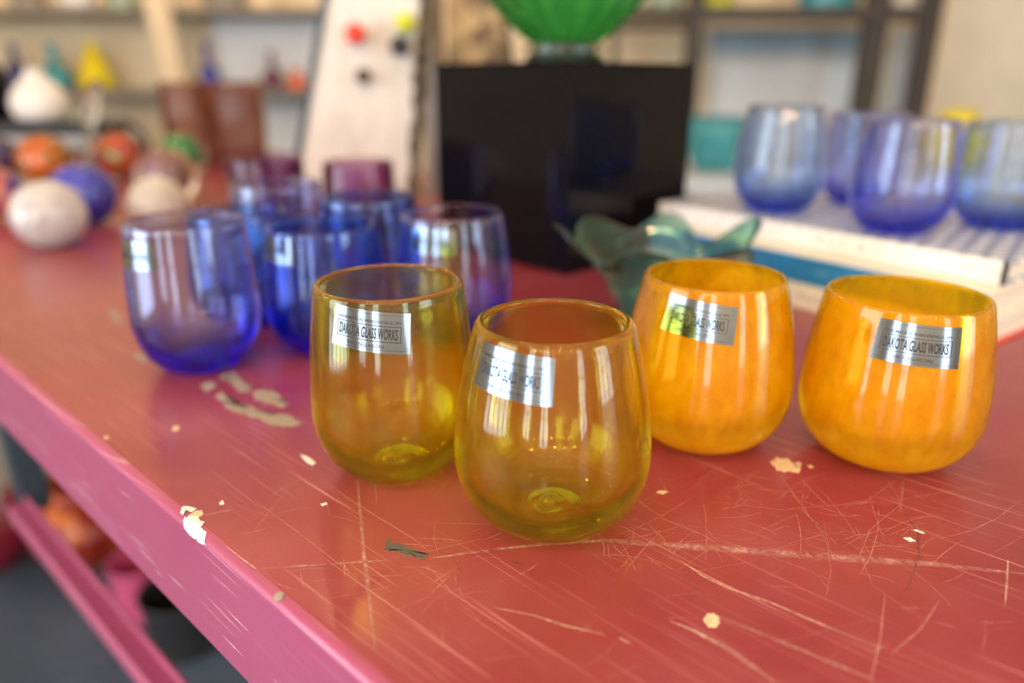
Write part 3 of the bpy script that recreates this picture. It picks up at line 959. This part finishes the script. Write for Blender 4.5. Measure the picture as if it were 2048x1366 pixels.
# ------------------------------------------------------------------ black cube and the green bowl on it
ca = math.atan2(0.72, -0.694)
cube = empty('display_cube', (0.0576, 0.7694, TZ + 0.0003), ca)
tag(cube, 'glossy black acrylic display cube', 'pedestal')
box('side_panel', 0, 0.003, -0.212, 0, 0, 0.209, M['black_gloss'], cube, b=0.0004)
box('side_panel', 0.209, 0.212, -0.212, 0, 0, 0.209, M['black_gloss'], cube, b=0.0004)
box('side_panel', 0.003, 0.209, -0.003, 0, 0, 0.209, M['black_gloss'], cube, b=0.0004)
box('side_panel', 0.003, 0.209, -0.212, -0.209, 0, 0.209, M['black_gloss'], cube, b=0.0004)
box('top_panel', 0, 0.212, -0.212, 0, 0.209, 0.212, M['black_gloss'], cube, b=0.0005)
gb = empty('fluted_bowl', (0.060, 0.918, TZ + 0.2126))
tag(gb, 'green fluted glass bowl with clear foot on the black cube', 'bowl')
lathe('foot', smooth_profile([(0, 0.002), (0.030, 0.0), (0.044, 0.001), (0.045, 0.006), (0.038, 0.012), (0.037, 0.018), (0.036, 0.0202), (0, 0.0202)], 4), M['green_glass'], gb, 64)
lathe('foot_ring', [(0.0372, 0.009)] + [(0.0415 + 0.0048 * math.cos(a), 0.0150 + 0.0052 * math.sin(a)) for a in [math.pi + 2 * math.pi * k / 14 for k in range(1, 15)]][:-1] + [(0.0372, 0.009)], M['clear'], gb, 64)
def flute(px, py, pz):
    a = math.atan2(py, px); r = math.hypot(px, py)
    k = 1 + 0.040 * math.cos(16 * a + pz * 6) * min(1, max(0, (r - 0.02) / 0.03))
    return (px * k, py * k, pz)
go = smooth_profile([(0, 0.0206), (0.034, 0.0208), (0.044, 0.026), (0.060, 0.040), (0.078, 0.058), (0.096, 0.084), (0.112, 0.115), (0.124, 0.150)], 6)
gi = [(max(0, r - 0.0035), z + 0.003) for r, z in go][::-1]
gi = [p for p in gi if p[0] > 0.004]
lathe('bowl_wall', go + gi + [(0, 0.0240)], M['green_glass'], gb, 176, flute)

# ------------------------------------------------------------------ glass paperweights
PWG = 'glass paperweights'
def paperweight(x, y, r, cols, label, core=0.70, sc=26.0, case='clear'):
    root = empty('paperweight', (x, y, TZ + 0.0003))
    tag(root, label, 'paperweight', PWG)
    prof = [(0, 0.0)] + [(r * math.sin(t), r * 0.97 - r * math.cos(t) * .97) for t in [0.34 + (math.pi - 0.34) * k / 22 for k in range(22)]] + [(0, 1.94 * r)]
    prof[0] = (0, prof[1][1])
    dz = prof[1][1]
    prof = [(a, b - dz) for a, b in prof]
    cs = lathe('glass_case', prof, M[case], root, 48)
    ph = R.uniform(0, 6)
    def wob(px, py, pz):
        n = mnoise.noise(Vector((px * 30 + ph, py * 30, pz * 30)))
        return (px * (1 + .12 * n), py * (1 + .12 * n), pz)
    cr = r * core
    cp = [(cr * math.sin(math.pi * k / 20), r - dz - cr * math.cos(math.pi * k / 20) * .92) for k in range(21)]
    cp[0] = (0, cp[0][1]); cp[-1] = (0, cp[-1][1])
    lathe('colour_core', cp, swirl_core('paperweight_core', cols, sc), root, 40, wob)
    return root
paperweight(-0.565, 0.914, 0.0425, [(0.80, 0.74, 0.72), (0.86, 0.82, 0.80), (0.62, 0.50, 0.52)], 'white swirled paperweight on the red table in front of the cobalt one', 0.88)
paperweight(-0.600, 1.055, 0.0450, [(0.02, 0.03, 0.45), (0.03, 0.05, 0.60), (0.34, 0.26, 0.62)], 'cobalt blue and lavender paperweight behind the white one', 0.74)
paperweight(-0.883, 1.452, 0.0500, [(0.04, 0.22, 0.02), (0.85, 0.16, 0.01), (0.90, 0.22, 0.02)], 'bright orange and green paperweight', 0.68, 24)
paperweight(-0.780, 1.530, 0.0500, [(0.02, 0.02, 0.08), (0.78, 0.07, 0.01), (0.02, 0.35, 0.06)], 'paperweight with red, green and dark streaks', 0.66, 24)
paperweight(-0.740, 1.086, 0.0400, [(0.02, 0.04, 0.45), (0.72, 0.16, 0.10), (0.80, 0.30, 0.22)], 'coral pink and blue paperweight', 0.68, 24)
paperweight(-1.014, 1.520, 0.0450, [(0.02, 0.02, 0.12), (0.04, 0.03, 0.16), (0.40, 0.03, 0.03)], 'dark navy paperweight with red streaks', 0.66, 24)
paperweight(-0.4725, 1.005, 0.0390, [(0.80, 0.66, 0.50), (0.86, 0.80, 0.72), (0.80, 0.70, 0.60)], 'cream white paperweight behind the pale blue tumbler with sticker', 0.88)
paperweight(-0.556, 1.223, 0.0480, [(0.20, 0.10, 0.03), (0.30, 0.16, 0.20), (0.46, 0.30, 0.45)], 'brown and mauve paperweight behind the cream one', 0.55, 24)
paperweight(-0.6876, 1.602, 0.0470, [(0.02, 0.10, 0.04), (0.04, 0.36, 0.10), (0.10, 0.50, 0.22)], 'leaf green paperweight in front of the brown vases', 0.62, 24)

# ------------------------------------------------------------------ things at the far end of the table
def vase(name, x, y, z, ctrl, mat, label, cat='vase', group=None, hollow=0.003, seg=40, extra=None, sx=1.0):
    """lathed vessel with a wall and an open mouth; ctrl = outer profile from the foot centre to the lip"""
    root = empty(name, (x, y, z))
    tag(root, label, cat, group)
    o = smooth_profile(ctrl, 5)
    inn = [(max(0, r - hollow), zz) for r, zz in o if zz > ctrl[0][1] + hollow * 1.5 and r > hollow * 1.2][::-1]
    body = lathe('body', o + inn + [(0, inn[-1][1])], mat, root, seg)
    lip_r, lip_z = ctrl[-1]
    ring = [(lip_r - hollow / 2 + hollow * .62 * math.cos(2 * math.pi * k / 8), lip_z + hollow * .5 * math.sin(2 * math.pi * k / 8)) for k in range(9)]
    lathe('lip', ring, mat, root, seg)
    return root

g1 = 'brown glass vases'
for (u, w, lab) in ((386, 92, 'brown glass vase beside the green paperweight'), (486, 104, 'reddish brown glass vase beside the whitewashed board')):
    x, y = on_plane(u, 325)
    y = 1.84; x = (u - 1024) / F_PX * 1.80
    r = w / 2 * 1.80 / F_PX
    vase('glass_vase', x, y, TZ + 0.0003, [(0, 0.004), (r * .75, 0), (r * .9, .006), (r * .97, .05), (r, .11), (r * .96, .155), (r * .99, .182)], M['amber_brown'], lab, 'vase', g1, 0.005, 48)

st = empty('display_stand', (-1.035, 1.72, TZ))
tag(st, 'black metal display stand with curved legs', 'stand')
box('shelf_bar', -0.19, 0.165, -0.06, 0.05, 0.076, 0.106, M['black_metal'], st, b=0.002)
for sx in (-1, 1):
    for sy in (-.04, .04):
        tube('leg', [(sx * 0.150, sy, 0.100), (sx * 0.178, sy, 0.096), (sx * 0.198, sy, 0.075), (sx * 0.208, sy, 0.04), (sx * 0.212, sy, 0.008)], 0.007, M['black_metal'], st)
vase('white_vase', -1.030, 1.715, TZ + 0.1065, [(0, .002), (.038, 0), (.052, .009), (.058, .030), (.054, .052), (.040, .072), (.024, .088), (.016, .102), (.018, .106)], M['white_gloss'], 'white glazed gourd-shaped vase on the black stand')
vase('black_vase', -1.133, 1.715, TZ + 0.1065, [(0, .002), (.030, 0), (.037, .012), (.041, .05), (.038, .09), (.028, .112), (.022, .120)], M['black_gloss'], 'black glazed vase beside the white one on the stand')
orn = empty('glass_ornament', (-0.895, 1.62, TZ))
tag(orn, 'clear glass ornament with leaning twisted stem', 'ornament')
lathe('foot', smooth_profile([(0, 0.0), (.034, 0.0), (.036, .004), (.020, .010), (.010, .018), (0, .020)], 4), M['clear'], orn, 40)
tube('stem', [(0, 0, .012), (.004, 0, .05), (.010, 0, .09), (.018, 0, .12), (.030, 0, .150), (.046, 0, .178), (.052, 0, .192)], [.009, .008, .011, .017, .016, .015, .005], M['clear'], orn, 20)

# whitewashed live-edge board with coloured glass knobs
BY = 1.31
xa, _ = at(590, 400, BY); xb, _ = at(826, 400, BY)
xc, zt = at(668, -60, BY); xd, _ = at(852, -60, BY)
bd = empty('peg_board', (0, BY, TZ))
tag(bd, 'whitewashed live-edge board with coloured glass knobs, behind the purple tumblers', 'board')
nseg = 14
v, f = [], []
for i in range(nseg + 1):
    t = i / nseg
    l = xa + (xc - xa) * t
    r_ = xb + (xd - xb) * t + 0.003 * math.sin(i * 2.1)
    z = zt * t
    v += [(l, 0, z), (r_, 0, z), (r_, 0.022, z), (l, 0.022, z)]
for i in range(nseg):
    k = 4 * i
    for j in range(4):
        f.append((k + j, k + (j + 1) % 4, k + 4 + (j + 1) % 4, k + 4 + j))
f += [(0, 1, 2, 3), (4 * nseg + 3, 4 * nseg + 2, 4 * nseg + 1, 4 * nseg)]
fix_normals(mesh_ob('board', v, f, M['white_board'], bd))
v = [(xa - .012, -.004, 0), (xa, -.004, 0), (xa, .030, 0), (xa - .012, .030, 0), (xc - .012, -.004, zt), (xc, -.004, zt), (xc, .030, zt), (xc - .012, .030, zt)]
f = [(0, 1, 2, 3), (7, 6, 5, 4), (0, 4, 5, 1), (1, 5, 6, 2), (2, 6, 7, 3), (3, 7, 4, 0)]
fix_normals(mesh_ob('edge_strip', v, f, M['steel'], bd))
v, f = [], []
for i in range(31):
    t = i / 30
    c_ = xb + (xd - xb) * t
    w0 = 0.005 + 0.008 * R.random(); w1 = 0.004 + 0.005 * R.random()
    v += [(c_ - w0, -.005, zt * t), (c_ + w1, -.003, zt * t), (c_ + w1, .026, zt * t), (c_ - w0, .026, zt * t)]
for i in range(30):
    k = 4 * i
    for j in range(4):
        f.append((k + j, k + (j + 1) % 4, k + 4 + (j + 1) % 4, k + 4 + j))
fix_normals(mesh_ob('bark_edge', v, f, M['bark'], bd))
for (u, v_, r, m, lab) in ((712, 68, 0.0165, 'red_gloss', 'red glass knob'), (811, 46, 0.0160, 'lime_gloss', 'lime glass knob'), (800, 92, 0.016, 'black_metal', 'dark knob'), (727, 152, 0.0125, 'bark', 'dark knot')):
    x, z = at(u, v_, BY - 0.02)
    kn = lathe('knob', [(0, 0)] + [(r * .5, 0.0), (r * .45, .010)] + [(r * math.sin(a), .010 + r - r * math.cos(a)) for a in [0.5 + (math.pi - .5) * k / 12 for k in range(12)]] + [(0, .010 + 2 * r)], M[m], bd, 28, loc=(x, 0, z), rot=(math.pi / 2, 0, 0))
    kn['label'] = lab
pst = empty('steel_upright', (0, 1.362, TZ))
tag(pst, 'grey steel upright bar beside the whitewashed board', 'post')
x, z = at(857, 200, 1.335)
box('bar', x - .010, x + .010, -.010, .010, 0, .45, M['grey_steel'], pst, b=.002)
box('foot', x - .022, x + .020, -.022, .022, 0, .006, M['grey_steel'], pst, b=.002)
wp = empty('wooden_post', (0, 1.43, TZ))
tag(wp, 'narrow brown wooden post behind the steel upright', 'post')
x, z = at(876, 100, 1.42)
box('shaft', x - .012, x + .010, -.012, .012, 0.012, .46, M['wood'], wp, b=.002)
box('foot', x - .02, x + .02, -.02, .02, 0, .012, M['bark'], wp, b=.002)
bu = empty('burl_slab', (0, 1.46, TZ))
tag(bu, 'golden brown burl wood slab standing behind the black cube', 'wood slab')
xl, _ = at(893, 60, 1.46); xr, _ = at(1012, 60, 1.46)
pl = [(xl, 0), (xr + .02, 0), (xr + .012, .10), (xr + .004, .20), (xr - .004, .27), (xr - .018, .34), (xr - .03, .40), (xl + .02, .43), (xl + .004, .36), (xl, .2)]
v = [(a, -.015, b) for a, b in pl] + [(a, .015, b) for a, b in pl]
m = len(pl)
fix_normals(mesh_ob('slab', v, [tuple(range(m)), tuple(range(m, 2 * m))[::-1]] + [(k, (k + 1) % m, m + (k + 1) % m, m + k) for k in range(m)], M['burl'], bu))
v, f = [], []
for i in range(len(pl[1:7])):
    a, b = pl[1 + i]
    v += [(a - .001, -.017, b), (a + .012, -.014, b), (a + .012, .016, b), (a - .001, .017, b)]
for i in range(5):
    k = 4 * i
    for j in range(4):
        f.append((k + j, k + (j + 1) % 4, k + 4 + (j + 1) % 4, k + 4 + j))
fix_normals(mesh_ob('bark_edge', v, f, M['bark'], bu))

# ------------------------------------------------------------------ left wall shelves and what stands on them
SHY = 2.86
z_lo = at(200, 178, SHY)[1] + TZ
z_up = at(200, 16, SHY)[1] + TZ
sh = empty('wall_shelf', (0, 0, 0))
tag(sh, 'grey two-board wall shelf holding coloured vases', 'shelf')
box('shelf_board', -2.5, -0.62, SHY, 3.095, z_lo - .028, z_lo, M['shelf_grey'], sh)
box('shelf_board', -2.5, -0.62, SHY, 3.095, z_up - .020, z_up, M['shelf_grey'], sh)
for x in (-2.45, -0.66):
    box('bracket', x - .012, x + .012, SHY + .03, 3.098, z_lo - .18, z_lo - .028, M['rack_metal'], sh)
    box('bracket', x - .012, x + .012, 3.06, 3.098, z_lo, z_up - .02, M['rack_metal'], sh)
x, z = at(372, 178, SHY - .03); x2, z2 = at(290, -40, SHY - .03)
def slant(name, x, z, x2, z2, w, y0, y1, mat, parent=None):
    v = [(x - w, y0, z), (x + w, y0, z), (x + w, y1, z), (x - w, y1, z), (x2 - w, y0, z2), (x2 + w, y0, z2), (x2 + w, y1, z2), (x2 - w, y1, z2)]
    return fix_normals(mesh_ob(name, v, [(0, 1, 2, 3), (7, 6, 5, 4), (0, 4, 5, 1), (1, 5, 6, 2), (2, 6, 7, 3), (3, 7, 4, 0)], mat, parent))
pr = empty('leaning_board', (0, 0, 0))
tag(pr, 'pale wooden board leaning across the wall shelf', 'board')
slant('plank', x, 0.0, x2, z2 + TZ, .038, SHY - .05, SHY - .012, M['pale_wood'], pr) if False else slant('plank', x, z_lo - .35, x2, z2 + TZ + .25, .038, SHY - .05, SHY - .012, M['pale_wood'], pr)
box('foot_block', x - .05, x + .05, SHY - .055, SHY - .005, 0, z_lo - .349, M['pale_wood'], pr)

SVG = 'vases on the wall shelf'
def shelf_vase(u, wpx, vtop, ctrl, mat, label, Y=2.97, zb=None):
    zb = z_lo if zb is None else zb
    x, zt_ = at(u, vtop, Y)
    Hh = max(0.05, zt_ + TZ - zb)
    r = wpx / 2 * Y / F_PX * 0.94
    return vase('shelf_vase', x, Y, zb + .0005, [(a * r, b * Hh) for a, b in ctrl], M[mat], label, 'vase', SVG, 0.004, 36)
BOT = [(0, .01), (.9, 0), (1, .06), (1, .35), (.85, .5), (.42, .62), (.34, .8), (.36, .95), (.45, 1.0)]
CONE = [(0, .01), (.85, 0), (1, .06), (.96, .2), (.72, .5), (.42, .78), (.22, .94), (.2, 1.0)]
FLASK = [(0, .01), (.7, 0), (.95, .08), (1, .25), (.8, .42), (.36, .55), (.28, .8), (.36, 1.0)]
shelf_vase(22, 40, 88, BOT, 'navy_gloss', 'dark navy bottle on the wall shelf')
shelf_vase(100, 62, 86, FLASK, 'teal_gloss', 'teal bottle on the wall shelf')
shelf_vase(180, 68, 80, CONE, 'yellow_gloss', 'bright yellow cone-shaped vase on the wall shelf')
shelf_vase(410, 42, 84, FLASK, 'blue_gloss', 'slim blue bottle on the wall shelf')
shelf_vase(540, 44, 104, FLASK, 'plum_gloss', 'plum bottle on the wall shelf')
shelf_vase(592, 42, 138, BOT, 'orange_gloss', 'small orange vase at the end of the wall shelf')
for u, w, m, lab in ((40, 60, 'tan', 'brown vase at the far end of the upper wall shelf'), (140, 70, 'white_gloss', 'white vase on the upper wall shelf'), (235, 60, 'pale_green', 'pale green vase on the upper wall shelf'),
                     (440, 80, 'tan', 'tan vase on the upper wall shelf'), (520, 60, 'pale_wood', 'cream vase on the upper wall shelf')):
    shelf_vase(u, w, -70, BOT if m != 'white_gloss' else FLASK, m, lab, 2.97, z_up)

# pale counter and bowls below the shelf
def counter(name, x0, x1, y0, y1, top, label, mat='counter'):
    root = empty(name, (0, 0, 0))
    tag(root, label, 'counter')
    box('worktop', x0, x1, y0, y1, top - .035, top, M[mat], root, b=.003)
    for x in (x0 + .04, x1 - .04):
        for y in (y0 + .04, y1 - .04):
            box('leg', x - .025, x + .025, y - .025, y + .025, 0, top - .035, M['rack_metal'], root)
    box('shelf_board', x0 + .07, x1 - .07, y0 + .03, y1 - .03, .22, .24, M['shelf_grey'], root)
counter('side_counter', -2.45, -1.25, 2.28, 2.60, TZ + .03, 'pale counter under the wall shelf')
x, _ = at(135, 262, 2.42)
vase('pale_green_bowl', x, 2.42, TZ + .0305, [(0, .004), (.05, 0), (.055, .006), (.09, .02), (.115, .042), (.125, .05)], M['pale_green'], 'pale green bowl on the counter under the shelf', 'bowl')
x, _ = at(5, 255, 2.42)
vase('pale_blue_dish', x - .05, 2.42, TZ + .0305, [(0, .004), (.04, 0), (.045, .006), (.07, .03), (.08, .06)], M['blue_panel'], 'pale blue dish on the counter under the shelf', 'bowl')

def panel(u0, u1, v0, v1, Y, mat, label):
    xa_, za = at(u0, v1, Y); xb_, zb = at(u1, v0, Y)
    root = empty('wall_panel', (0, 0, 0))
    tag(root, label, 'panel')
    z0_, z1_ = max(.02, za + TZ), min(ZC - .02, zb + TZ)
    box('sheet', xa_, xb_, Y, Y + .02, z0_, z1_, M[mat], root, b=.002)
    for x in (xa_, xb_ - .02):
        box('batten', x, x + .02, Y - .012, Y, z0_, z1_, M['frame'], root, b=.001)
    box('batten', xa_, xb_, Y - .010, Y - .0005, z0_, z0_ + .02, M['frame'], root, b=.001)
panel(455, 668, 30, 330, 3.07, 'white_panel', 'white sheet on the wall at the end of the shelf')

# ------------------------------------------------------------------ right side: rack, panels, counter
counter('display_counter', 0.36, 2.3, 1.85, 2.5, TZ - .04, 'long pale counter behind the stacked books')
panel(1395, 1730, 78, 420, 3.07, 'white_panel', 'wide white sheet on the wall behind the dark rack')
panel(1738, 1850, 60, 420, 3.07, 'white_panel', 'narrow white sheet on the wall between the rack posts')
panel(1410, 1725, 58, 122, 3.03, 'blue_panel', 'pale blue strip on the wall above the white sheet')
RKY = 2.70
rk = empty('metal_rack', (0, 0, 0))
tag(rk, 'dark metal rack standing along the back wall', 'rack')
def rk_post(u, v_, wpx, Y=RKY):
    x, z = at(u, v_, Y)
    hw = wpx / 2 * Y * .94 / F_PX
    box('post', x - hw, x + hw, Y - .025, Y + .025, 0, 1.55, M['rack_metal'], rk, b=.004)
    return x
xp0 = rk_post(1388, 60, 30)
xp1 = rk_post(1742, 100, 46)
xp2 = rk_post(1848, 100, 38)
xp3 = rk_post(1229, 95, 12)
_, zb0 = at(1600, 44, RKY); _, zb1 = at(1600, 14, RKY)
box('beam', xp0 - .02, xp2 + .02, RKY - .03, RKY - .005, TZ + zb0, TZ + zb1, M['rack_metal'], rk, b=.003)
box('shelf_board', xp3, xp2 + .02, RKY, RKY + .33, TZ + zb1 - .022, TZ + zb1, M['rack_metal'], rk, b=.002)
_, zb2 = at(1300, 54, RKY)
box('beam', xp3, xp0, RKY - .012, RKY + .012, TZ + zb2 - .012, TZ + zb2 + .012, M['rack_metal'], rk, b=.002)
RG = 'vases on the dark rack'
for u, w, m, lab in ((1435, 60, 'lime_gloss', 'lime vase on the dark rack'), (1655, 110, 'teal_gloss', 'teal bowl-shaped vase on the dark rack'), (1330, 70, 'pale_green', 'pale green vase on the dark rack'), (1800, 70, 'white_gloss', 'white vase on the dark rack')):
    Y = RKY + .15
    x, _ = at(u, 0, Y)
    r = w / 2 * Y * .94 / F_PX
    vase('rack_vase', x, Y, TZ + zb1 + .0005, [(a * r, b * .17) for a, b in BOT], M[m], lab, 'vase', RG, .004, 32)
x, z = at(1430, 300, 2.05)
vase('teal_bowl', x, 2.05, TZ - .0395, [(0, .004), (.05, 0), (.055, .01), (.07, .04), (.078, .09), (.075, .125), (.08, .135)], M['teal_gloss'], 'teal glazed bowl on the pale counter', 'bowl')
x, z = at(1915, 260, 2.1)
vase('yellow_jug', x, 2.1, TZ - .0395, [(0, .004), (.05, 0), (.06, .01), (.075, .07), (.06, .10), (.045, .13), (.05, .150)], M['yellow_gloss'], 'yellow vase on the pale counter behind the blue tumblers')
lb = empty('leaning_sheet', (0, 0, 0))
tag(lb, 'tall cream sheet leaning by the rack post', 'panel')
xa_, _ = at(1885, 100, 2.9); xb_, _ = at(2150, 100, 2.9)
box('sheet', xa_, xb_, 2.90, 2.93, 0.0, 2.2, M['cover_cream'], lb, b=.003)
box('edge_strip', xa_ - .05, xa_, 2.89, 2.93, 0.0, 2.2, M['pale_wood'], lb, b=.003)

# ------------------------------------------------------------------ on the floor under the table
def floor_at(u, v_):
    return on_plane(u, v_, -TZ)
x, y = floor_at(182, 1112)
vase('floor_vase', x, y, .0005, [(0, .006), (.055, 0), (.07, .01), (.10, .05), (.105, .09), (.085, .135), (.05, .17), (.055, .19)], M['ember'], 'squat red-orange vase on the floor under the table', 'vase', None, .005, 48)
x, y = floor_at(-30, 1120)
vase('floor_bowl', x, y, .0005, [(0, .006), (.07, 0), (.08, .01), (.12, .05), (.14, .10), (.145, .125)], M['maroon'], 'maroon bowl on the floor beside the red-orange vase', 'bowl', None, .006, 48)
x, y = floor_at(296, 1222)
vase('floor_pot', x, y, .0005, [(0, .006), (.042, 0), (.05, .006), (.053, .05), (.055, .10), (.057, .12)], M['pink_gloss'], 'pink pot on the floor under the table', 'pot', None, .004, 48)
x, y = floor_at(376, 1286)
vase('floor_bucket', x, y, .0005, [(0, .006), (.05, 0), (.055, .006), (.062, .06), (.068, .11), (.07, .12)], M['black_metal'], 'black bucket on the floor under the table', 'bucket', None, .004, 48)
x, y = floor_at(95, 990)
cr = empty('cardboard_box', (x, y, 0), .5)
tag(cr, 'grey-brown cardboard box on the floor behind the red-orange vase', 'box')
for s in (-1, 1):
    box('side', -.16, .16, s * .12 - .003, s * .12 + .003, .001, .24, M['tan'], cr, b=.001)
    box('side', s * .16 - .003, s * .16 + .003, -.117, .117, .001, .24, M['tan'], cr, b=.001)
    box('flap', -.155, .155, min(0, s * .119) , max(0, s * .119), .2405, .2445, M['tan'], cr, b=.001)

# ------------------------------------------------------------------ hanging bulbs
for y, xs, drop in ((-1.45, (-0.95, -0.68, -0.40, -0.12, 0.16, 0.44, 0.72), 0.50), (-0.55, (-0.75, -0.45, -0.15, 0.2, 0.5), 0.30), (0.75, (-0.5, 0.2), 0.0), (2.2, (-1.7, -1.15, -0.6), 0.0)):
    for x in xs:
        root = empty('pendant_lamp', (x + R.uniform(-.06, .06), y + R.uniform(-.06, .06), ZC - drop))
        tag(root, 'warm bare bulb hanging from the ceiling on a black cord', 'lamp', 'hanging bulbs')
        tube('cord', [(0, 0, drop), (0, 0, -.2), (0, 0, -.42)], .004, M['black_metal'], root, 8)
        lathe('socket', [(0, -.41), (.016, -.41), (.018, -.43), (.018, -.47), (0, -.47)], M['black_metal'], root, 20)
        b = [(0, -.472)] + [(.012, -.472), (.018, -.49), (.028, -.512), (.026, -.532), (.014, -.546), (0, -.549)]
        lathe('bulb', b, M['bulb'], root, 10)
